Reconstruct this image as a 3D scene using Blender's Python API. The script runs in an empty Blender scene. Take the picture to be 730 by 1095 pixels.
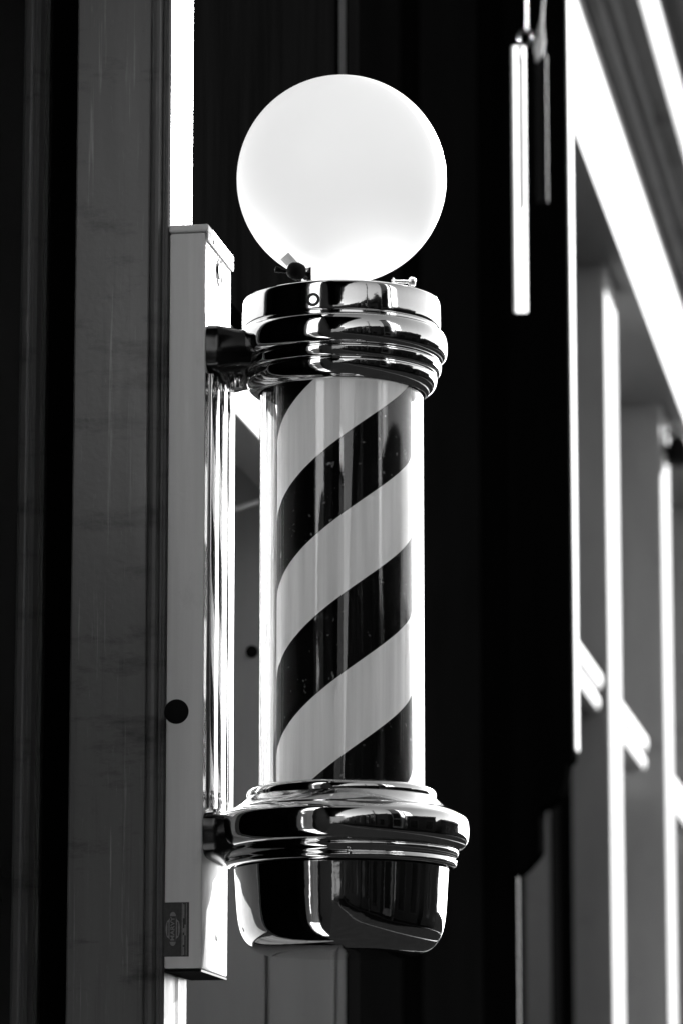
import bpy, bmesh, math, random
from mathutils import Vector, Matrix
R = math.radians
random.seed(7)
sc = bpy.context.scene
COL = sc.collection
YAW = R(9.3)

# ---------------------------------------------------------------- camera
cam = bpy.data.cameras.new('camera')
cam.sensor_fit = 'VERTICAL'; cam.sensor_height = 36.0
cam.lens = 138.08
cam.clip_start = 0.05; cam.clip_end = 3000
cam.dof.use_dof = True; cam.dof.focus_distance = 3.74; cam.dof.aperture_fstop = 8.5
co = bpy.data.objects.new('camera', cam); COL.objects.link(co)
co.location = (0.606, -3.7007, 1.55)
co.rotation_euler = (R(90 + 10.5), 0, YAW)
sc.camera = co

# ---------------------------------------------------------------- light
SUN_EL, SUN_AZ = R(20), R(17)          # azimuth measured from +Y (along the street) towards +X
world = bpy.data.worlds.new('World'); sc.world = world; world.use_nodes = True
nt = world.node_tree; nt.nodes.clear()
wo = nt.nodes.new('ShaderNodeOutputWorld'); bg = nt.nodes.new('ShaderNodeBackground')
sky = nt.nodes.new('ShaderNodeTexSky'); sky.sky_type = 'NISHITA'; sky.sun_disc = False
sky.sun_elevation = SUN_EL; sky.sun_rotation = SUN_AZ
bw = nt.nodes.new('ShaderNodeRGBToBW')
nt.links.new(sky.outputs[0], bw.inputs[0]); nt.links.new(bw.outputs[0], bg.inputs[0]); nt.links.new(bg.outputs[0], wo.inputs[0])
bg.inputs[1].default_value = 0.05
sun = bpy.data.lights.new('sun', 'SUN'); sun.energy = 5.0; sun.angle = R(0.5); sun.color = (1, 1, 1)
so = bpy.data.objects.new('sun', sun); COL.objects.link(so)
sd = Vector((math.sin(SUN_AZ) * math.cos(SUN_EL), math.cos(SUN_AZ) * math.cos(SUN_EL), math.sin(SUN_EL)))
so.rotation_euler = (-sd).to_track_quat('-Z', 'Y').to_euler()
so.location = sd * 20
vs = sc.view_settings
vs.view_transform = 'Standard'; vs.look = 'None'; vs.gamma = 1; vs.use_curve_mapping = False
vs.exposure = 2.4
sc.render.engine = 'CYCLES'
sc.cycles.max_bounces = 10; sc.cycles.transparent_max_bounces = 16

# ---------------------------------------------------------------- materials (black and white photograph: greys only)
def g(v): return (v, v, v, 1)
def mat(name, base, rough=0.5, metal=0.0, spec=0.5, var=0.0, scale=(6, 6, 6), bump=0.0, bscale=60, rvar=0.0, detail=6, streak=None, coat=0.0):
    m = bpy.data.materials.new(name); m.use_nodes = True
    t = m.node_tree; b = t.nodes['Principled BSDF']
    b.inputs['Roughness'].default_value = rough; b.inputs['Metallic'].default_value = metal
    b.inputs['Specular IOR Level'].default_value = spec
    b.inputs['Coat Weight'].default_value = coat
    tc = t.nodes.new('ShaderNodeTexCoord'); mp = t.nodes.new('ShaderNodeMapping'); mp.inputs['Scale'].default_value = scale
    t.links.new(tc.outputs['Object'], mp.inputs[0])
    n = t.nodes.new('ShaderNodeTexNoise'); n.inputs['Scale'].default_value = 1; n.inputs['Detail'].default_value = detail
    n.inputs['Roughness'].default_value = 0.62
    t.links.new(mp.outputs[0], n.inputs[0])
    r = t.nodes.new('ShaderNodeMapRange'); r.inputs[1].default_value = .3; r.inputs[2].default_value = .7
    r.inputs[3].default_value = base * (1 - var); r.inputs[4].default_value = base * (1 + var)
    t.links.new(n.outputs[0], r.inputs[0])
    out = r.outputs[0]
    if streak:      # (scale vector, threshold low, high, added value): worn scratches or smudges with a shape of their own
        for sv, lo, hi, add in streak:
            mp2 = t.nodes.new('ShaderNodeMapping'); mp2.inputs['Scale'].default_value = sv
            t.links.new(tc.outputs['Object'], mp2.inputs[0])
            n2 = t.nodes.new('ShaderNodeTexNoise'); n2.inputs['Scale'].default_value = 1; n2.inputs['Detail'].default_value = 9
            n2.inputs['Roughness'].default_value = 0.7
            t.links.new(mp2.outputs[0], n2.inputs[0])
            r2 = t.nodes.new('ShaderNodeMapRange'); r2.inputs[1].default_value = lo; r2.inputs[2].default_value = hi
            r2.inputs[3].default_value = 0; r2.inputs[4].default_value = add
            t.links.new(n2.outputs[0], r2.inputs[0])
            a = t.nodes.new('ShaderNodeMath'); a.operation = 'ADD'; a.use_clamp = True
            t.links.new(out, a.inputs[0]); t.links.new(r2.outputs[0], a.inputs[1]); out = a.outputs[0]
    t.links.new(out, b.inputs['Base Color'])
    if rvar:
        r3 = t.nodes.new('ShaderNodeMapRange'); r3.inputs[1].default_value = .3; r3.inputs[2].default_value = .7
        r3.inputs[3].default_value = max(0.0, rough - rvar); r3.inputs[4].default_value = rough + rvar
        t.links.new(n.outputs[0], r3.inputs[0]); t.links.new(r3.outputs[0], b.inputs['Roughness'])
    if bump:
        n4 = t.nodes.new('ShaderNodeTexNoise'); n4.inputs['Scale'].default_value = bscale; n4.inputs['Detail'].default_value = 5
        t.links.new(tc.outputs['Object'], n4.inputs[0])
        bp = t.nodes.new('ShaderNodeBump'); bp.inputs['Strength'].default_value = bump; bp.inputs['Distance'].default_value = 0.002
        t.links.new(n4.outputs[0], bp.inputs['Height']); t.links.new(bp.outputs[0], b.inputs['Normal'])
    return m

M = {}
M['chrome'] = mat('chrome', .72, .05, 1.0, var=.06, scale=(60, 60, 20), rvar=.05, bump=.07, bscale=45)
M['chrome_worn'] = mat('worn_chrome', .72, .16, 1.0, var=.2, scale=(60, 60, 4), rvar=.08, bump=.15, bscale=90)
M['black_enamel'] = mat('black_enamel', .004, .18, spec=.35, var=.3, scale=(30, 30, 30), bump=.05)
M['chrome_plain'] = mat('brushed_chrome', .80, .10, 1.0, var=.03, scale=(40, 40, 3))
M['dark_metal'] = mat('blackened_metal', .012, .3, 0.0, var=.5, scale=(30, 30, 30), bump=.1)
M['box_paint'] = mat('white_enamel', .62, .42, var=.10, scale=(60, 40, 2.2), bump=.12, bscale=160, rvar=.06,
                     streak=[((14, 14, 9), .62, .75, -.12), ((160, 160, 120), .70, .78, -.25)])
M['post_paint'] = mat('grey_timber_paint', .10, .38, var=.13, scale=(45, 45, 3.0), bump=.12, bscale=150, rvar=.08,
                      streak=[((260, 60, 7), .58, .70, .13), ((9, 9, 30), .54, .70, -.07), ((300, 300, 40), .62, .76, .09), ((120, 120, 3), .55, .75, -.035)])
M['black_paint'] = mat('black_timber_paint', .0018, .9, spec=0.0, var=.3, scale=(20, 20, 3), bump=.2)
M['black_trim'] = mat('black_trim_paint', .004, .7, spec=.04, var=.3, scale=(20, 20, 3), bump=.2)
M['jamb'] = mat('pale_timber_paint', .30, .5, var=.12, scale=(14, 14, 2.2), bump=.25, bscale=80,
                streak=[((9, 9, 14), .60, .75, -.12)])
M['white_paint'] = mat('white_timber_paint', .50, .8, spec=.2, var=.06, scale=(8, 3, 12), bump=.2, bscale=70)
M['far_paint'] = mat('cream_timber_paint', .36, .9, spec=.1, var=.16, scale=(5, 2.2, 1.6), bump=.3, bscale=30,
                     streak=[((3, 1.3, 5), .58, .75, -.16)])
M['frieze'] = mat('frieze_paint', .40, .9, spec=.1, var=.10, scale=(9, 1.2, 9), bump=.3, bscale=30, streak=[((3, 1.6, 7), .58, .7, -.15)])
M['cornice'] = mat('cornice_shade_paint', .15, .9, spec=.1, var=.10, scale=(9, 1.2, 9), bump=.3, bscale=30,  # frieze paint in a darker copy, standing in for underside shade
                   streak=[((3, 1.6, 7), .55, .7, -.08)])
M['dark_pane'] = mat('dark_window_glass', .004, .5, spec=.02, var=.4, scale=(3, 1, 2))
M['side_pane'] = mat('smoky_window_glass', .02, .1, spec=.5, var=.5, scale=(3, 3, 2))
M['sticker_black'] = mat('sticker_black', .035, .45, var=.3, scale=(300, 300, 300))
M['sticker_grey'] = mat('sticker_grey', .20, .5, var=.2, scale=(300, 300, 300))
M['black_hole'] = mat('black_rubber', .004, .7, spec=.1, var=.2)
M['cable'] = mat('white_plastic', .75, .4, var=.05)
M['asphalt'] = mat('asphalt', .007, 1.0, spec=0.0, var=.25, scale=(3, 3, 3), bump=.6, bscale=50)
M['paving'] = mat('paving', .007, 1.0, spec=0.0, var=.2, scale=(2, 2, 2), bump=.5, bscale=40)
M['kerb'] = mat('kerb_stone', .012, .8, var=.2, scale=(2, 2, 2), bump=.4)
M['dirt'] = mat('ground', .007, 1.0, spec=0.0, var=.3, scale=(.2, .2, .2))
M['brick_dark'] = mat('dark_brickwork', .015, .8, var=.4, scale=(1, .7, 3), bump=.5, bscale=12)
M['brick_mid'] = mat('mid_brickwork', .04, .8, var=.3, scale=(1, .7, 3), bump=.5, bscale=12)
M['stucco'] = mat('grey_stucco', .30, .8, var=.2, scale=(1, 2.5, .5))
M['render_pale'] = mat('pale_stucco', .5, .8, var=.1, scale=(1, .7, 3))

# milk glass globe: a lit lamp behind opal glass
m = bpy.data.materials.new('opal_glass'); m.use_nodes = True; t = m.node_tree; b = t.nodes['Principled BSDF']
b.inputs['Base Color'].default_value = g(.85); b.inputs['Roughness'].default_value = .42; b.inputs['Specular IOR Level'].default_value = .3
b.inputs['Emission Color'].default_value = g(1)
b.inputs['Emission Strength'].default_value = 0.122
n = t.nodes.new('ShaderNodeTexNoise'); n.inputs['Scale'].default_value = 9; n.inputs['Detail'].default_value = 3
tc = t.nodes.new('ShaderNodeTexCoord'); t.links.new(tc.outputs['Object'], n.inputs[0])
r = t.nodes.new('ShaderNodeMapRange'); r.inputs[3].default_value = .62; r.inputs[4].default_value = .70
t.links.new(n.outputs[0], r.inputs[0]); t.links.new(r.outputs[0], b.inputs['Base Color'])
M['opal'] = m

# clear acrylic tube
m = bpy.data.materials.new('clear_tube'); m.use_nodes = True; t = m.node_tree; b = t.nodes['Principled BSDF']
b.inputs['Transmission Weight'].default_value = 1; b.inputs['IOR'].default_value = 1.49; b.inputs['Roughness'].default_value = 0.0
b.inputs['Base Color'].default_value = g(.99)
n = t.nodes.new('ShaderNodeTexNoise'); n.inputs['Scale'].default_value = 1; tc = t.nodes.new('ShaderNodeTexCoord'); mp = t.nodes.new('ShaderNodeMapping')
mp.inputs['Scale'].default_value = (70, 70, 3); t.links.new(tc.outputs['Object'], mp.inputs[0]); t.links.new(mp.outputs[0], n.inputs[0])
bp = t.nodes.new('ShaderNodeBump'); bp.inputs['Strength'].default_value = .05; bp.inputs['Distance'].default_value = .002
t.links.new(n.outputs[0], bp.inputs['Height']); t.links.new(bp.outputs[0], b.inputs['Normal'])
M['tube'] = m

# spiral stripes, two black and two white bands per turn, printed on the paper cylinder
LEAD = 0.3075
m = bpy.data.materials.new('striped_paper'); m.use_nodes = True; t = m.node_tree; b = t.nodes['Principled BSDF']
def mth(op, a, bb=None, clamp=False):
    nd = t.nodes.new('ShaderNodeMath'); nd.operation = op; nd.use_clamp = clamp
    for i, v in enumerate((a, bb)):
        if v is None: continue
        if isinstance(v, (int, float)): nd.inputs[i].default_value = v
        else: t.links.new(v, nd.inputs[i])
    return nd.outputs[0]
tc = t.nodes.new('ShaderNodeTexCoord'); sx = t.nodes.new('ShaderNodeSeparateXYZ'); t.links.new(tc.outputs['Object'], sx.inputs[0])
# theta = 0 at the side facing down the street (-Y turned by the yaw), growing to the right
ang = mth('ARCTAN2', sx.outputs[0], mth('MULTIPLY', sx.outputs[1], -1))      # atan2(x, -y)
ang = mth('SUBTRACT', ang, YAW)
h = mth('SUBTRACT', mth('SUBTRACT', sx.outputs[2], 2.1526), mth('MULTIPLY', ang, LEAD / (2 * math.pi)))
ph = mth('FRACT', mth('DIVIDE', mth('ADD', h, 10 * LEAD), LEAD / 2))           # 0..1, black above .505
ed = mth('MULTIPLY', mth('SUBTRACT', ph, .505), 250, True)                  # crisp printed edge
n = t.nodes.new('ShaderNodeTexNoise'); n.inputs['Scale'].default_value = 1; n.inputs['Detail'].default_value = 6
mp = t.nodes.new('ShaderNodeMapping'); mp.inputs['Scale'].default_value = (90, 90, 4); t.links.new(tc.outputs['Object'], mp.inputs[0]); t.links.new(mp.outputs[0], n.inputs[0])
wv = t.nodes.new('ShaderNodeMapRange'); wv.inputs[1].default_value = .3; wv.inputs[2].default_value = .7; wv.inputs[3].default_value = .60; wv.inputs[4].default_value = .80
t.links.new(n.outputs[0], wv.inputs[0])
n2 = t.nodes.new('ShaderNodeTexNoise'); n2.inputs['Scale'].default_value = 130; n2.inputs['Detail'].default_value = 4; t.links.new(tc.outputs['Object'], n2.inputs[0])
sp = mth('MULTIPLY', mth('SUBTRACT', n2.outputs[0], .665), 2.2, True)
mixn = t.nodes.new('ShaderNodeMix'); mixn.data_type = 'FLOAT'
t.links.new(ed, mixn.inputs[0]); t.links.new(wv.outputs[0], mixn.inputs[2])
t.links.new(mth('ADD', sp, .002), mixn.inputs[3])
t.links.new(mixn.outputs[0], b.inputs['Base Color'])
# a lamp inside glows through the paper
t.links.new(mixn.outputs[0], b.inputs['Emission Color']); b.inputs['Emission Strength'].default_value = .048
b.inputs['Roughness'].default_value = .4; b.inputs['Specular IOR Level'].default_value = .04
M['stripes'] = m

# ---------------------------------------------------------------- mesh helpers
def box(bm, x0, x1, y0, y1, z0, z1, bev=0.0):
    vs_ = [bm.verts.new((x, y, z)) for x in (x0, x1) for y in (y0, y1) for z in (z0, z1)]
    F = [(0, 1, 3, 2), (4, 6, 7, 5), (0, 4, 5, 1), (2, 3, 7, 6), (0, 2, 6, 4), (1, 5, 7, 3)]
    fs = [bm.faces.new([vs_[i] for i in f]) for f in F]
    if bev:
        es = list({e for f in fs for e in f.edges})
        bmesh.ops.bevel(bm, geom=es, offset=bev, segments=2, profile=.5, affect='EDGES')
def smooth_profile(pts, sub=3):
    # Catmull-Rom through the points
    out = []
    P_ = [pts[0]] + list(pts) + [pts[-1]]
    for i in range(1, len(P_) - 2):
        p0, p1, p2, p3 = (Vector(P_[k]) for k in (i - 1, i, i + 1, i + 2))
        for s in range(sub):
            u = s / sub
            out.append(tuple(.5 * ((2 * p1) + (-p0 + p2) * u + (2 * p0 - 5 * p1 + 4 * p2 - p3) * u * u + (-p0 + 3 * p1 - 3 * p2 + p3) * u ** 3)))
    out.append(tuple(pts[-1])); return out
def lathe(bm, prof, seg=96, M_=None, close=False):
    rings = []
    for r_, z_ in prof:
        if r_ < 1e-6: rings.append([bm.verts.new((0, 0, z_))])
        else: rings.append([bm.verts.new((r_ * math.cos(2 * math.pi * k / seg), r_ * math.sin(2 * math.pi * k / seg), z_)) for k in range(seg)])
    if close: rings.append(rings[0])
    for a, b_ in zip(rings, rings[1:]):
        for k in range(seg):
            k2 = (k + 1) % seg
            if len(a) == 1 and len(b_) == 1: continue
            if len(a) == 1: bm.faces.new((a[0], b_[k2], b_[k]))
            elif len(b_) == 1: bm.faces.new((a[k], a[k2], b_[0]))
            else: bm.faces.new((a[k], a[k2], b_[k2], b_[k]))
    if M_ is not None:
        vv = {v for rg in rings for v in rg}
        for v in vv: v.co = M_ @ v.co
def tube(bm, pts, r_, seg=12):
    rings = []
    pts = [Vector(p) for p in pts]
    for i, p in enumerate(pts):
        d = (pts[min(i + 1, len(pts) - 1)] - pts[max(i - 1, 0)]).normalized()
        a = d.orthogonal().normalized() if i == 0 else (rings[-1][1] - d * rings[-1][1].dot(d)).normalized()
        b_ = d.cross(a)
        rings.append(([bm.verts.new(p + r_ * (math.cos(2 * math.pi * k / seg) * a + math.sin(2 * math.pi * k / seg) * b_)) for k in range(seg)], a))
    for (A, _), (B, _) in zip(rings, rings[1:]):
        for k in range(seg): bm.faces.new((A[k], A[(k + 1) % seg], B[(k + 1) % seg], B[k]))
    bm.faces.new(list(reversed(rings[0][0]))); bm.faces.new(rings[-1][0])
def extrude(bm, poly, axis, a, b_):
    # closed polygon in the other two axes, extruded along axis from a to b_
    def mk(p, t_):
        c = list(p); c.insert(axis, t_); return bm.verts.new(c)
    A = [mk(p, a) for p in poly]; B = [mk(p, b_) for p in poly]
    n_ = len(poly)
    for k in range(n_): bm.faces.new((A[k], A[(k + 1) % n_], B[(k + 1) % n_], B[k]))
    bm.faces.new(list(reversed(A))); bm.faces.new(B)
def obj(name, bm, m, parent=None, smooth=False, auto=None):
    bmesh.ops.recalc_face_normals(bm, faces=bm.faces)
    me = bpy.data.meshes.new(name); bm.to_mesh(me); bm.free()
    me.materials.append(m if not isinstance(m, str) else M[m])
    if smooth:
        for p in me.polygons: p.use_smooth = True
        if auto: me.set_sharp_from_angle(angle=R(auto))
    o = bpy.data.objects.new(name, me); COL.objects.link(o)
    if parent is not None:
        o.parent = parent
        # parts are written in world coordinates: undo the offset of the thing's Empty (mesh parents sit at the origin)
        if parent.type == 'EMPTY': o.matrix_parent_inverse = Matrix.Translation(parent.location).inverted()
    return o
def thing(name, label, cat, loc=(0, 0, 0), group=None):
    o = bpy.data.objects.new(name, None); COL.objects.link(o); o.location = loc; o.empty_display_size = .1
    o['label'] = label; o['category'] = cat
    if group: o['group'] = group
    return o
def tag(o, label, cat, group=None):
    o['label'] = label; o['category'] = cat
    if group: o['group'] = group
    return o
def struct(name, bm, m):
    o = obj(name, bm, m); o['kind'] = 'structure'; return o
def B(): return bmesh.new()
def cr(xr, yf): return (xr * math.cos(YAW) - yf * math.sin(YAW), xr * math.sin(YAW) + yf * math.cos(YAW))

# ================================================================= setting
bm = B(); box(bm, -400, 400, -400, 1200, -.6, -.15); struct('ground', bm, 'dirt')
bm = B(); box(bm, 2.3, 5.6, -120, 600, -.146, -.142 + .03); struct('road', bm, 'asphalt')
bm = B(); box(bm, -6, 2.15, -120, 600, -.146, 0); box(bm, 5.753, 7.2, -120, 600, -.146, 0); struct('pavement', bm, 'paving')
bm = B(); box(bm, 2.153, 2.297, -120, 600, -.146, .004, .01); box(bm, 5.603, 5.75, -120, 600, -.146, .004, .01); struct('kerb', bm, 'kerb')

# ================================================================= near shop front
shop = thing('shop_front', 'dark timber shop front with the barber pole on its grey doorway pilaster', 'shop front', (-.3, 0, 0))
# pilaster that carries the pole
bm = B()
box(bm, -.2505, -.176, -.075, .05, 0, 4.3, .002)
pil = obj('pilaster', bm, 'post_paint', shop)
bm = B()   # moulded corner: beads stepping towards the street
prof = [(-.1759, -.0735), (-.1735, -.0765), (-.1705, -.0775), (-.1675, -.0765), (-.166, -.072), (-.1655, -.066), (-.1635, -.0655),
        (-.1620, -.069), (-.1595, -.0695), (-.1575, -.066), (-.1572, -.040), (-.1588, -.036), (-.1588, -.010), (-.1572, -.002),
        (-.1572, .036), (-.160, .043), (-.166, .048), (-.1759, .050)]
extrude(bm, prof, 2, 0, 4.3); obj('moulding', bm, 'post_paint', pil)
# side window left of it
bm = B()
fp = [(-.318, .03), (-.318, .004), (-.3145, -.001), (-.311, .003), (-.3085, .004), (-.306, -.003), (-.3025, -.005), (-.2995, -.002), (-.297, .006), (-.2955, .004), (-.2935, .000), (-.2915, .004), (-.2905, .03)]
fp = [(x - .006, y) for x, y in fp]; extrude(bm, fp, 2, 0.1, 4.2)
fr_ = obj('window_frame', bm, 'post_paint', shop)
bm = B(); box(bm, -.8, -.3245, .008, .014, .1, 4.2); obj('pane', bm, 'side_pane', fr_)
bm = B(); box(bm, -.2963, -.2507, .012, .03, 0, 4.25); box(bm, -.85, -.25, .031, .05, 0, 4.3); obj('backing_panel', bm, 'black_paint', shop)
# shop wall behind the viewpoint and the side of the window bay
bm = B(); box(bm, -1.2, -.2, -16, -.8, 0, 8); obj('wall', bm, 'black_trim', shop)
bm = B(); box(bm, -.42, -.203, -.7995, -.78, 0, 4.2, .003); box(bm, -.36, -.26, -.7795, -.77, .4, 4.0, .003); obj('streak_reflector', bm, 'far_paint', shop)  # unseen pale boards added to catch sun as a bright chrome streak
bm = B(); box(bm, -.62, -.60, -.80, .00, .1, 4.2); obj('bay_panel', bm, 'black_paint', shop)
# door head board, sunlit
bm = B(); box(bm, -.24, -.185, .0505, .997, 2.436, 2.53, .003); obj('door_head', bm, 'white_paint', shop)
bm = B(); box(bm, -.23, -.1665, .0505, .9965, 2.5305, 4.3); obj('doorway_shade_board', bm, 'black_paint', shop)  # added black board standing in for the shade high in the doorway
# door deep in the doorway
bm = B(); box(bm, -.97, -.93, .05, 1.0, 0, 4.3); dr = obj('door', bm, 'black_paint', shop)
bm = B(); lathe(bm, [(0, 0), (.012, .0), (.014, .03), (.028, .045), (.03, .06), (.018, .075), (0, .08)], 24, Matrix.Translation((-.93, .85, 1.0)) @ Matrix.Rotation(R(90), 4, 'Y')); obj('handle', bm, 'chrome', dr, True)
# pilaster on the far side of the doorway (seen behind the pole)
bm = B()
box(bm, -.95, -.257, 1.0, 1.09, 0, 4.3, .003)
box(bm, -.2545, -.172, .997, 1.09, 0, 4.3, .004)
box(bm, -.1715, -.158, 1.004, 1.086, 0, 4.3, .004)
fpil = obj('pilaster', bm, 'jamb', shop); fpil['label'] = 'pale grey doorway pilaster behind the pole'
bm = B()
Rx = Matrix.Translation((-.2745, .9965, 2.261)) @ Matrix.Rotation(R(90), 4, 'X'); lathe(bm, [(0, .001), (.0075, .001), (.0075, -.002)], 24, Rx)
obj('bolt_hole', bm, 'black_hole', fpil)
bm = B(); box(bm, -.1577, -.1555, .998, 1.088, 0, 4.3, .0005); box(bm, -.2, -.1579, 1.0902, 1.094, 0, 4.3); obj('sunlit_edge_cover', bm, 'black_paint', fpil)  # added black strips that keep the pilaster's sunlit edge dark
bm = B(); box(bm, -1.2, -.17, -.8, .996, 3.14, 3.2); obj('porch_sky_blocker', bm, 'black_paint', shop)  # unseen slab added over the doorway to hold back skylight
bm = B(); box(bm, -.199, .6, -9, -.95, 3.3, 3.36); obj('sky_blocker', bm, 'black_paint', shop)  # unseen slab added to cut sky light on the camera-facing surfaces
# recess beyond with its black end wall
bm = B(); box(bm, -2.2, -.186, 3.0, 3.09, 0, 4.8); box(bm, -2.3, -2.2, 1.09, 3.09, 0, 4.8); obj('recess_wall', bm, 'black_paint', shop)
bm = B()
for k in range(6): box(bm, -1.05 + k * .14, -1.045 + k * .14 + .10, 2.992, 2.9995, 0, 4.6, .003)
obj('matchboard', bm, 'black_trim', shop)
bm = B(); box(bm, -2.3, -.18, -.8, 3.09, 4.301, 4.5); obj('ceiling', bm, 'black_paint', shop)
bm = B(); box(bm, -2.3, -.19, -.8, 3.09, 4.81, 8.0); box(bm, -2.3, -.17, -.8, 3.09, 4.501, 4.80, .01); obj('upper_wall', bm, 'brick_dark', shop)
bm = B(); box(bm, -.1855, -.1845, 2.996, 3.004, 0, 4.8, .0005); obj('corner_bead', bm, 'far_paint', shop)
# black console bracket hung on the end wall, scrolled at the foot
bm = B()
cp = [(-.1855, 4.6), (-.080, 4.6), (-.080, 2.372), (-.0785, 2.362), (-.081, 2.353), (-.087, 2.350), (-.089, 2.338), (-.091, 2.322), (-.096, 2.306),
      (-.103, 2.293), (-.112, 2.283), (-.122, 2.276), (-.1345, 2.272), (-.1350, 2.262), (-.1365, 2.255), (-.1365, 2.204), (-.1385, 2.196), (-.150, 2.182), (-.163, 2.168), (-.172, 2.162), (-.1855, 2.160)]
extrude(bm, cp, 1, 2.905, 2.983)
cons = obj('console', bm, 'black_paint', shop)
bm = B()
box(bm, -.0797, -.0755, 2.93, 2.982, 2.372, 4.6, .001)
obj('edge_strip', bm, 'white_paint', cons)

# ================================================================= neighbouring building, receding up the street
nb = thing('terrace_building', 'long cream timber building receding up the street with pilasters, sills and sunlit cornice', 'building', (-.5, 3.1, 0))
YE = 46.0
bm = B()     # frieze board with two shallow reeds
extrude(bm, [(-.60, 3.85), (-.200, 3.85), (-.200, 3.935), (-.206, 3.940), (-.206, 3.948), (-.200, 3.953), (-.200, 3.985), (-.203, 3.99), (-.200, 3.995), (-.200, 4.19), (-.60, 4.19)], 1, 3.1, YE)
obj('frieze', bm, 'frieze', nb)
bm = B()
extrude(bm, [(-.60, 4.1905), (-.192, 4.1905), (-.176, 4.200), (-.170, 4.206), (-.168, 4.232), (-.150, 4.236), (-.143, 4.246), (-.141, 4.262), (-.122, 4.270), (-.100, 4.276), (-.096, 4.288), (-.094, 4.46), (-.06, 4.475), (-.03, 4.50), (-.02, 4.53), (-.02, 4.62), (-.60, 4.62)], 1, 3.1, YE)
obj('cornice', bm, 'cornice', nb)
bm = B(); box(bm, -3, -.22, 3.1, YE, 4.62, 7.5); obj('upper_wall', bm, 'far_paint', nb)
pos = [(5.41, 5.70), (7.03, 7.28)]
y = 8.62
while y < 44: pos.append((y, y + .25)); y += 1.62
prev = 3.1
for i, (a, b_) in enumerate(pos):
    bm = B(); box(bm, -.60, -.25, a, b_, 0, 3.849, .006); box(bm, -.262, -.238, a - .0, b_ + .0, 0, .35, .006)
    pl = obj('pilaster', bm, 'far_paint', nb)
    # window bay before this pilaster: sash frame, pane, sill
    bm = B(); px = -.39
    box(bm, -.46, px - .004, prev, a, 2.86, 3.849); box(bm, -.46, px - .004, prev, a, .6, 2.76)
    pn = obj('window', bm, 'dark_pane', nb)
    bm = B()
    if i == 0: box(bm, -.41, -.337, 4.9, 4.96, .6, 3.849, .004); box(bm, -.41, -.343, 4.96, a - .001, .6, 3.845, .002)
    else:
        box(bm, -.41, -.37, prev, a, 3.76, 3.848, .004); box(bm, -.40, -.366, (prev + a) / 2 - .02, (prev + a) / 2 + .02, .6, 3.76, .004)
    sh = obj('sash', bm, 'far_paint', pn)
    if i == 0:
        bm = B(); box(bm, -.3365, -.3335, 4.898, 4.962, .6, 3.848); box(bm, -.3425, -.341, 4.963, a - .002, .6, 3.844); obj('sash_dark_cover', bm, 'black_paint', sh)  # thin black cover added so the sash's sunlit side stays dark
    bm = B()
    sp_ = [(-.45, 2.752), (-.292, 2.752), (-.272, 2.760), (-.268, 2.776), (-.271, 2.788), (-.278, 2.794), (-.278, 2.800), (-.270, 2.806), (-.264, 2.820), (-.264, 2.842), (-.274, 2.850), (-.45, 2.868)]
    sp_ = [(x - (.018 if i else 0), z + (.035 if i else .004)) for x, z in sp_]; extrude(bm, sp_, 1, prev + .003, a - (.22 if i else .03)); obj('sill', bm, 'white_paint', pn)
    prev = b_
bm = B(); box(bm, -.60, -.33, 3.1, YE, 0, .6); obj('plinth', bm, 'far_paint', nb)

# ================================================================= across the street (seen in the chrome)
def opposite(name, label, x0, y0, y1, h_, wall, n_):
    t_ = thing(name, label, 'building', (x0 + 3, (y0 + y1) / 2, 0))
    bm = B(); box(bm, x0, x0 + 7, y0, y1, 0, h_); obj('wall', bm, wall, t_)
    bm = B(); box(bm, x0 - .25, x0 + 7.2, y0 - .1, y1 + .1, h_, h_ + .35, .04); obj('roof', bm, 'brick_mid', t_)
    w_ = (y1 - y0) / n_
    for k in range(n_):
        for z_ in (.9, 3.0):
            if z_ + 2 > h_: continue
            bm = B(); yc = y0 + (k + .5) * w_
            box(bm, x0 - .06, x0 + .02, yc - .6, yc + .6, z_, z_ + 1.9, .01)
            wf = obj('window', bm, 'brick_mid', t_)
            bm = B(); box(bm, x0 - .075, x0 - .063, yc - .5, yc + .5, z_ + .1, z_ + 1.8); obj('pane', bm, 'side_pane', wf)
opposite('brick_house', 'dark brick house across the street, mirrored in the chrome', 7.1, -12, -8.6, 5.0, 'brick_dark', 2)
opposite('brick_house', 'two storey mid grey brick house across the street, mirrored in the chrome', 7.1, -8.3, -5.7, 4.6, 'brick_mid', 1)
opposite('stucco_house', 'tall narrow pale stucco house across the street, mirrored in the chrome', 7.1, -4.9, -3.4, 8.0, 'stucco', 1)
opposite('corner_shop', 'low black corner shop across the street, mirrored in the chrome', 7.1, -2.7, 1.6, 3.4, 'brick_dark', 2)
opposite('garden_store', 'low black shed past the corner across the street, mirrored in the chrome', 7.1, 2.6, 8, 3.0, 'brick_dark', 2)
opposite('warehouse', 'long dark warehouse across the street down the road, mirrored in the chrome', 7.1, -60, -12.6, 5.2, 'brick_dark', 12)
for (px_, py_, h_, lb) in ((5.95, -7.4, 7.5, 'added slim black post by the two storey brick house, mirrored in the chrome'), (5.95, -2.4, 6.5, 'added slim black post by the low corner shop, mirrored in the chrome')):
    sp_t = thing('streak_post', lb, 'reflection post', (px_, py_, 0))  # unseen posts added to break the chrome reflection into vertical streaks
    bm = B(); lathe(bm, [(0, 0), (.16, 0), (.16, .5), (.10, .6), (.09, h_ - .3), (.14, h_ - .2), (.12, h_), (0, h_ + .05)], 20, Matrix.Translation((px_, py_, .002))); obj('post', bm, 'brick_dark', sp_t, True, 40)
bt = thing('street_end_house', 'tall dark house closing the street behind the viewpoint, mirrored in the chrome', 'building', (0, -27, 0))
bm = B(); box(bm, -9, 5.3, -32, -25, 0, 7.2); obj('wall', bm, 'brick_dark', bt)
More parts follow.
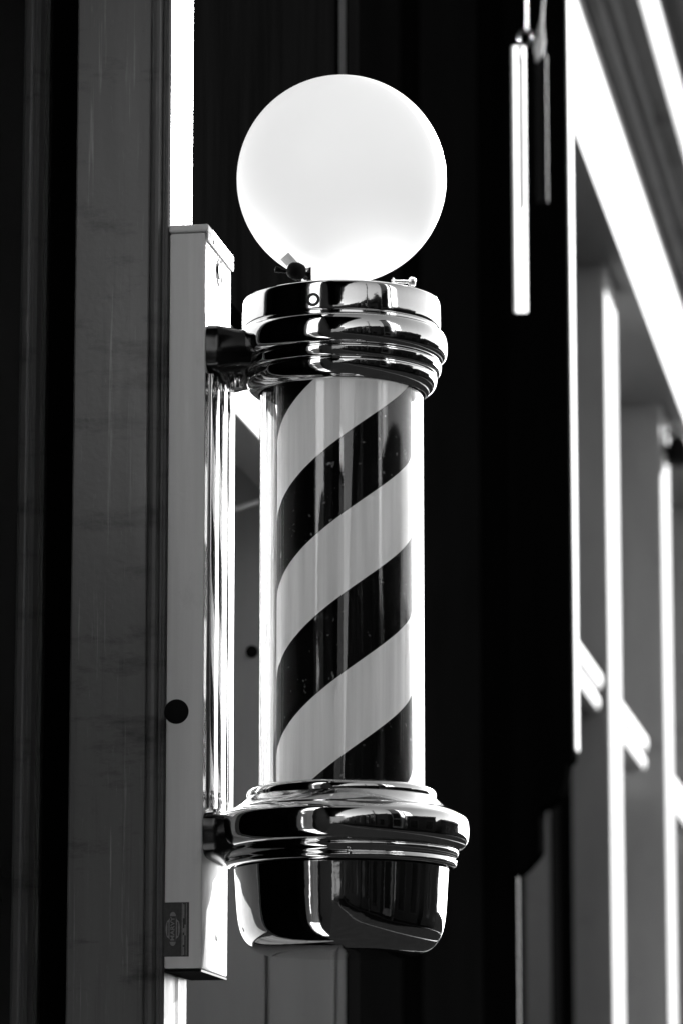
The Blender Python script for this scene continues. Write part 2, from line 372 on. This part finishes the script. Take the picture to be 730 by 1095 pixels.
bm = B(); box(bm, -9.2, 5.4, -32.2, -24.8, 7.2, 7.5, .04); obj('roof', bm, 'render_pale', bt)
for k, xc in enumerate((-1.5, 1.2, 3.9)):
    for z_ in (1.0, 4.2):
        bm = B(); box(bm, xc - .5, xc + .5, -25.02, -24.95, z_, z_ + 1.7, .01); wf = obj('window', bm, 'side_pane', bt)
        bm = B(); box(bm, xc - .6, xc - .503, -25.02, -24.93, z_, z_ + 1.7, .01); obj('frame', bm, 'brick_mid', wf)

# ================================================================= barber pole
bp_ = thing('barber_pole', 'chrome barber pole with black and white spiral stripes and lit white globe', 'barber pole', (-.121, 0, 1.80))
# mounting box
bm = B(); box(bm, -.1569, -.121, -.072, .056, 1.800, 2.512, .0025); mb = obj('mounting_box', bm, 'box_paint', bp_, True, 30)
bm = B(); box(bm, -.1575, -.1185, -.0735, .0585, 2.5125, 2.520, .0018); box(bm, -.1204, -.1186, -.0730, .0580, 2.504, 2.5122, .0006); lid = obj('lid', bm, 'box_paint', mb)
def disc(name, mat_, parent, r_, c, axis, h_=.0012, prof=None, seg=32):
    bm = B(); rot = {'x': Matrix.Rotation(R(90), 4, 'Y'), '-y': Matrix.Rotation(R(90), 4, 'X')}[axis]
    lathe(bm, prof or [(0, h_), (r_ * .93, h_), (r_, h_ * .5), (r_, -.001)], seg, Matrix.Translation(c) @ rot)
    return obj(name, bm, mat_, parent, True, 40)
bm = B(); box(bm, -.1565, -.1215, -.0715, .0555, 1.7975, 1.7996); obj('underside_darkener', bm, 'black_hole', mb)  # black sheet added to darken the underside of the box
disc('plug', 'black_hole', mb, .0118, (-.1466, -.0722, 2.0434), '-y', .0008)
disc('knockout', 'box_paint', mb, .013, (-.121, -.006, 2.4875), 'x', prof=[(0, -.004), (.008, -.003), (.0115, .0008), (.0135, .0018), (.015, -.0005)])
disc('keyhole', 'black_hole', mb, .0085, (-.1200, -.012, 2.4875), 'x', .0014)
disc('screw_hole', 'black_hole', mb, .004, (-.121, 0.0, 1.8345), 'x', .0004)
disc('screw', 'dark_metal', mb, .0028, (-.1186, -.045, 2.5085), 'x', .0012)
# maker's sticker on the side of the box
bm = B(); box(bm, -.1567, -.1330, -.07245, -.0719, 1.8115, 1.8625); stk = obj('sticker', bm, 'sticker_black', mb)
bm = B()
def plate(bm, pts, y0, y1): extrude(bm, pts, 1, y1, y0)
ov = []
cx, cz = -.1484, 1.8375
for k in range(48):
    a = 2 * math.pi * k / 48
    rx = .0052 + .0016 * (abs(math.cos(a)) > .72); rz = .0125 + (.0035 if abs(math.sin(a)) > .86 else 0)
    ov.append((cx + rx * math.cos(a), cz + rz * math.sin(a)))
plate(bm, ov, -.0729, -.07246)
obj('emblem', bm, 'sticker_grey', stk)
bm = B()
plate(bm, [(cx - .0030, cz - .0120), (cx + .0030, cz - .0120), (cx + .0030, cz + .0120), (cx - .0030, cz + .0120)], -.0731, -.0729)
for s in (-1, 1):
    plate(bm, [(cx + s * .0046 - .0005, cz - .0065), (cx + s * .0046 + .0005, cz - .0065), (cx + s * .0046 + .0005, cz + .0065), (cx + s * .0046 - .0005, cz + .0065)], -.0731, -.0729)
obj('emblem_field', bm, 'sticker_black', stk)
bm = B()
for z0, z1 in ((.0135, .0500), (.0, 0)):
    if z1: 
        for xa, xb in ((-.1398, -.1390), (-.1358, -.1352)): box(bm, xa, xb, -.0728, -.07246, 1.8115 + .001, 1.8625 - .001)
for z0, z1 in ((.0015, .009), (.011, .020), (.0225, .0265), (.036, .049)):
    box(bm, -.1387, -.1374, -.0728, -.07246, 1.8115 + z0, 1.8115 + z1); 
box(bm, -.1372, -.1360, -.0728, -.07246, 1.8115 + .020, 1.8115 + .030)
obj('sticker_panel', bm, 'sticker_grey', stk)
fc = bpy.data.curves.new('lettering', 'FONT'); fc.body = 'MARVY'; fc.size = .0068; fc.extrude = .0001; fc.align_x = 'CENTER'; fc.align_y = 'CENTER'; fc.offset = .00012
fo = bpy.data.objects.new('lettering_src', fc); COL.objects.link(fo)
bpy.context.view_layer.update()
me = bpy.data.meshes.new_from_object(fo.evaluated_get(bpy.context.evaluated_depsgraph_get()))
bpy.data.objects.remove(fo); bpy.data.curves.remove(fc)
xs = [v.co.x for v in me.vertices]; sc_ = .0225 / (max(xs) - min(xs))
me.transform(Matrix.Translation((cx, -.0733, cz)) @ Matrix.Rotation(R(90), 4, 'X') @ Matrix.Rotation(R(90), 4, 'Z') @ Matrix.Diagonal((sc_, .8, 1, 1)))
bm = B(); bm.from_mesh(me); bpy.data.meshes.remove(me); obj('lettering', bm, 'sticker_grey', stk)

# chrome back cover between the arms: three rounded ribs
bm = B()
pr = [(-.1209, -.070)]
for yc in (-.046, -.006, .034):
    for k in range(13):
        a = math.pi * k / 12
        pr.append((-.1190 + .0065 * math.sin(a), yc - .0165 * math.cos(a)))
pr += [(-.1209, .054)]
extrude(bm, pr, 2, 1.952, 2.373)
obj('back_cover', bm, 'chrome_plain', bp_, True, 50)

def arm(z0, z1, xr):
    bm = B()
    a0, a1 = -.071, .052
    ra, rb = -.075, .075
    def sect(x, ya, yb, za, zb, n_=20):
        out = []
        for k in range(n_):     # superellipse section
            t_ = 2 * math.pi * k / n_; c, s = math.cos(t_), math.sin(t_)
            out.append(bm.verts.new((x, (ya + yb) / 2 + (yb - ya) / 2 * math.copysign(abs(c) ** .4, c), (za + zb) / 2 + (zb - za) / 2 * math.copysign(abs(s) ** .4, s))))
        return out
    S = [sect(-.1208, a0, a1, z0, z1), sect(-.112, a0, a1, z0, z1), sect(-.105, a0 - .001, a1, z0 + .002, z1 - .002), sect(-.090, a0 + .008, a1 + .004, z0 + .005, z1 - .004), sect(-.060, a0 + .02, a1, z0 + .006, z1 - .004)]
    for A, B_ in zip(S, S[1:]):
        for k in range(20): bm.faces.new((A[k], A[(k + 1) % 20], B_[(k + 1) % 20], B_[k]))
    bm.faces.new(S[0]); bm.faces.new(S[-1])
    return bm
a_up = obj('bracket_arm', arm(2.374, 2.424, 0), 'black_enamel', bp_, True, 60)
a_lo = obj('bracket_arm', arm(1.905, 1.950, 0), 'black_enamel', bp_, True, 60)
for (ax, ay) in ((-.112, -.045), (-.110, -.015)):
    bm = B(); lathe(bm, [(0, .0045), (.003, .004), (.0042, .002), (.0042, -.002)], 16, Matrix.Translation((ax, ay, 1.949))); obj('bolt', bm, 'chrome_worn', a_lo, True)
bm = B(); lathe(bm, [(0, -.006), (.006, -.006), (.007, 0), (.007, .004)], 16, Matrix.Translation((-.100, -.02, 2.373))); obj('bolt', bm, 'chrome_worn', a_up, True, 40)

# upper collar
bm = B()
up = smooth_profile([(.060, 2.4535), (.088, 2.4545), (.0945, 2.4535), (.0963, 2.4505), (.0968, 2.440), (.0968, 2.4285), (.0962, 2.4255)], 4)
up += [(.0940, 2.4245), (.0940, 2.4225)]
up += smooth_profile([(.0975, 2.4215), (.1010, 2.4185), (.1030, 2.4120), (.1033, 2.4040), (.1022, 2.3975), (.0985, 2.3935), (.0945, 2.3915)], 4)
up += [(.0945, 2.3910), (.0965, 2.3906), (.0974, 2.3896)]
up += smooth_profile([(.0976, 2.3890), (.0972, 2.3850), (.0962, 2.3815), (.0945, 2.3800), (.0918, 2.3796)], 4)
up += [(.0918, 2.3784), (.0928, 2.3780)]
up += smooth_profile([(.0932, 2.3772), (.0930, 2.3730), (.0918, 2.3690), (.0895, 2.3655), (.0862, 2.3625), (.0832, 2.3605), (.0808, 2.3600)], 4)
up += [(.0802, 2.40), (.0, 2.40)]
lathe(bm, [(0, 2.4535)] + up, 160); ucol = obj('upper_collar', bm, 'chrome', bp_, True, 50)
def on_cyl(th, r_, z_):   # th measured from the street-end side, positive to the right
    x, y = cr(r_ * math.sin(th), -r_ * math.cos(th)); return Vector((x, y, z_))
def radial(th, r_, z_):
    p = on_cyl(th, r_, z_); d = Vector((p.x, p.y, 0)).normalized()
    return Matrix.Translation(p) @ d.to_track_quat('Z', 'Y').to_matrix().to_4x4()
th = math.asin(-.027 / .0968)
bm = B(); lathe(bm, [(0, -.0005), (.0036, -.0004), (.0040, .0009), (.0056, .0013), (.0066, .0004), (.0069, -.001)], 32, radial(th, .0968, 2.4345)); rv = obj('rivet', bm, 'dark_metal', ucol, True)
# globe fitter and thumb screws
bm = B(); lathe(bm, smooth_profile([(.0500, 2.4545), (.0510, 2.456), (.0510, 2.458), (.0535, 2.460), (.055, 2.4605), (.0545, 2.459), (.048, 2.458)], 3) , 96); fit = obj('globe_fitter', bm, 'chrome', bp_, True, 50)
for th, z_, dk in ((R(-42), 2.4735, True), (R(98), 2.4770, False), (R(215), 2.4745, False)):
    bm = B(); c_ = on_cyl(th, .0505, 2.467); q = Matrix.Translation(c_) @ Matrix.Rotation(th + YAW, 4, 'Z')
    box(bm, -.006, .006, -.0009, .0009, -.0125, .0125, .0006); bmesh.ops.transform(bm, matrix=q, verts=bm.verts); obj('claw', bm, 'chrome', fit)
    bm = B(); Mx = radial(th, .0520, z_)
    lathe(bm, [(0, -.003), (.0020, -.003), (.0020, .012), (.0045, .0065), (.0080, .008), (.0088, .013), (.0080, .0185), (.005, .0215), (0, .0220)] if dk else
          [(0, -.003), (.0018, -.003), (.0018, .014), (.0034, .0145), (.0050, .016), (.0050, .0195), (.0034, .021), (0, .0212)], 20, Mx)
    obj('thumb_screw', bm, 'black_hole' if dk else 'chrome_worn', fit, True, 45)
bm = B(); lathe(bm, [(0, 0), (.0016, 0), (.0018, .006), (.003, .008), (.0032, .012), (0, .0135)], 16, Matrix.Translation(on_cyl(R(-52), .066, 2.4745)) @ Matrix.Rotation(YAW, 4, 'Z') @ Matrix.Rotation(R(-75), 4, 'Y'))
obj('thumb_screw', bm, 'black_hole', fit, True, 45)
# globe
GR, GZ = .1030, 2.5785
bm = B()
pr = [(GR * math.sin(a), GZ + GR * math.cos(a)) for a in [math.pi * (k / 64) * .93 for k in range(65)]]
pr += [(.0215, pr[-1][1] - .003), (.021, 2.456)]
lathe(bm, pr, 128); gb = obj('globe', bm, 'opal', bp_, True)
bm = B()    # small rating label stuck low on the glass
EV = R(15.5)
def gp(a, b_):   # a point of the sphere given on the disc it shows towards the street end
    a *= .000905; b_ *= .000905
    k = math.sqrt(max(0, GR ** 2 - a * a - b_ * b_)) + .0003
    yf = -b_ * math.sin(EV) - k * math.cos(EV); z = b_ * math.cos(EV) - k * math.sin(EV)
    x, y = cr(a, yf); return (x, y, GZ + z)
Q = [(-66, -86), (-57, -78), (-47, -89), (-56, -97)]
grid = [[bm.verts.new(gp(*[((1 - u) * (1 - v) * Q[0][c] + u * (1 - v) * Q[1][c] + u * v * Q[2][c] + (1 - u) * v * Q[3][c]) for c in (0, 1)])) for u in (0, .25, .5, .75, 1)] for v in (0, .25, .5, .75, 1)]
for j in range(4):
    for i in range(4): bm.faces.new((grid[j][i], grid[j][i + 1], grid[j + 1][i + 1], grid[j + 1][i]))
obj('rating_label', bm, 'sticker_grey', gb)

# clear tube (outer and inner wall) and striped cylinder
bm = B(); lathe(bm, [(.0797, 1.962), (.0797, 2.398), (.0745, 2.398), (.0745, 1.962)], 160, close=True); obj('clear_tube', bm, 'tube', bp_, True, 40)
bm = B(); lathe(bm, [(0, 1.963), (.0652, 1.963), (.0652, 2.397), (0, 2.397)], 160, Matrix.Translation((.003, .0005, 0))); obj('striped_cylinder', bm, 'stripes', bp_, True, 40)

# lower housing
bm = B()
lo = [(0, 1.9605), (.0800, 1.9605), (.0800, 1.9725)]
lo += smooth_profile([(.0808, 1.9745), (.0850, 1.9748), (.0895, 1.9722), (.0908, 1.9685), (.0905, 1.9655)], 4)
lo += smooth_profile([(.0925, 1.9635), (.0975, 1.9590), (.1040, 1.9545), (.1105, 1.9515), (.1150, 1.9490)], 4)
lo += smooth_profile([(.1165, 1.9480), (.1200, 1.9450), (.1216, 1.9395), (.1218, 1.9310), (.1205, 1.9235), (.1165, 1.9180), (.1120, 1.9155)], 5)
lo += smooth_profile([(.1112, 1.9148), (.1118, 1.9125), (.1108, 1.9100), (.1088, 1.9078), (.1082, 1.9060)], 4)
lo += smooth_profile([(.1090, 1.9045), (.1098, 1.9025), (.1088, 1.9000), (.1062, 1.8988)], 4)
lo += [(.100, 1.8985), (0, 1.8985)]
lathe(bm, lo, 160); lh = obj('lower_housing', bm, 'chrome', bp_, True, 50)
bm = B()
bo = [(0, 1.8975), (.1015, 1.8975)]
bo += smooth_profile([(.1022, 1.8972), (.1020, 1.8950), (.1010, 1.8800), (.0999, 1.8620), (.0984, 1.8480), (.0955, 1.8360), (.0900, 1.8265), (.0820, 1.8200), (.0710, 1.8168), (.050, 1.8155), (.034, 1.8153)], 6)
bo += [(0, 1.8152)]
lathe(bm, bo, 160); bw_ = obj('bowl', bm, 'chrome', bp_, True, 60)
for th in (R(4), R(94), R(184), R(274)):
    bm = B(); lathe(bm, [(0, .002), (.002, .0018), (.003, .0005), (.003, -.001)], 16, radial(th, .1086, 1.9045)); obj('screw', bm, 'chrome_worn', lh, True)

# ================================================================= small things
bm = B()
pts = [(-.40, .99, 2.37), (-.33, .90, 2.395), (-.2863, .85, 2.3999), (-.268, .85, 2.3995), (-.2530, .85, 2.4035), (-.235, .86, 2.411), (-.2120, .88, 2.424), (-.19, .93, 2.445), (-.178, .998, 2.47)]
ps = smooth_profile([(x, y, z + .013) for x, y, z in pts], 5); tube(bm, ps, .0036, 12)
tag(obj('cable', bm, 'cable', None, True), 'slack white cable looping across the doorway behind the glass tube', 'cable')

hs = thing('hanging_sign', 'narrow white reeded sign board hanging from a dark hook in the black recess', 'hanging sign', (-.10, 2.4, 3.456))
bm = B()
bp2 = [(-.0965, 2.25)]
for yc in (2.279, 2.3355, 2.392):
    for k in range(9):
        a = math.pi * k / 8; bp2.append((-.0955 + .0035 * math.sin(a), yc - .0275 * math.cos(a)))
bp2 += [(-.0965, 2.421)]
extrude(bm, bp2, 2, 0, 1)
for v in bm.verts:      # ends cut at a slant
    f_ = (v.co.y - 2.215) / .222
    v.co.z = (2.968 + .053 * f_) if v.co.z < .5 else (3.400 + .066 * f_)
obj('slats', bm, 'white_paint', hs, True, 40)
bm = B(); box(bm, -.0785, -.060, 2.424, 2.430, 3.20, 3.45, .001); obj('glass_panel', bm, 'black_trim', hs)
bm = B()
tube(bm, smooth_profile([(-.098, 2.4, 3.452), (-.104, 2.4, 3.468), (-.098, 2.4, 3.482), (-.086, 2.4, 3.48), (-.082, 2.4, 3.468), (-.088, 2.4, 3.458)], 5), .0022, 10)
tube(bm, smooth_profile([(-.088, 2.4, 3.482), (-.076, 2.4, 3.478), (-.067, 2.4, 3.470)], 4), .0026, 10)
tube(bm, [(-.090, 2.4, 3.48), (-.088, 2.4, 4.3)], .0016, 8)
obj('hook', bm, 'dark_metal', hs, True, 60)
bm = B()
extrude(bm, [(-.0735, 3.428), (-.063, 3.440), (-.0600, 3.462), (-.0625, 3.492), (-.0600, 3.54), (-.0655, 3.50), (-.0735, 3.468), (-.0775, 3.45)], 1, 2.398, 2.403)
obj('ribbon', bm, 'white_paint', hs)

wl = thing('wall_lamp', 'small black lamp on the second cream pilaster, out of focus at the right edge', 'wall lamp', (-.25, 7.15, 3.76))
LX, LY, LZ = -.212, 7.15, 3.735
bm = B(); box(bm, -.2499, -.242, LY - .04, LY + .04, LZ - .01, LZ + .07, .003); obj('backplate', bm, 'black_hole', wl)
bm = B(); tube(bm, smooth_profile([(-.243, LY, LZ + .045), (-.232, LY, LZ + .055), (-.218, LY, LZ + .055), (LX, LY, LZ + .030)], 4), .006, 10); obj('arm', bm, 'black_hole', wl, True)
bm = B(); lathe(bm, [(0, .040), (.016, .039), (.026, .028), (.035, 0), (.037, -.034), (.034, -.040), (0, -.036)], 24, Matrix.Translation((LX, LY, LZ))); obj('lamp_shade', bm, 'black_hole', wl, True, 40)
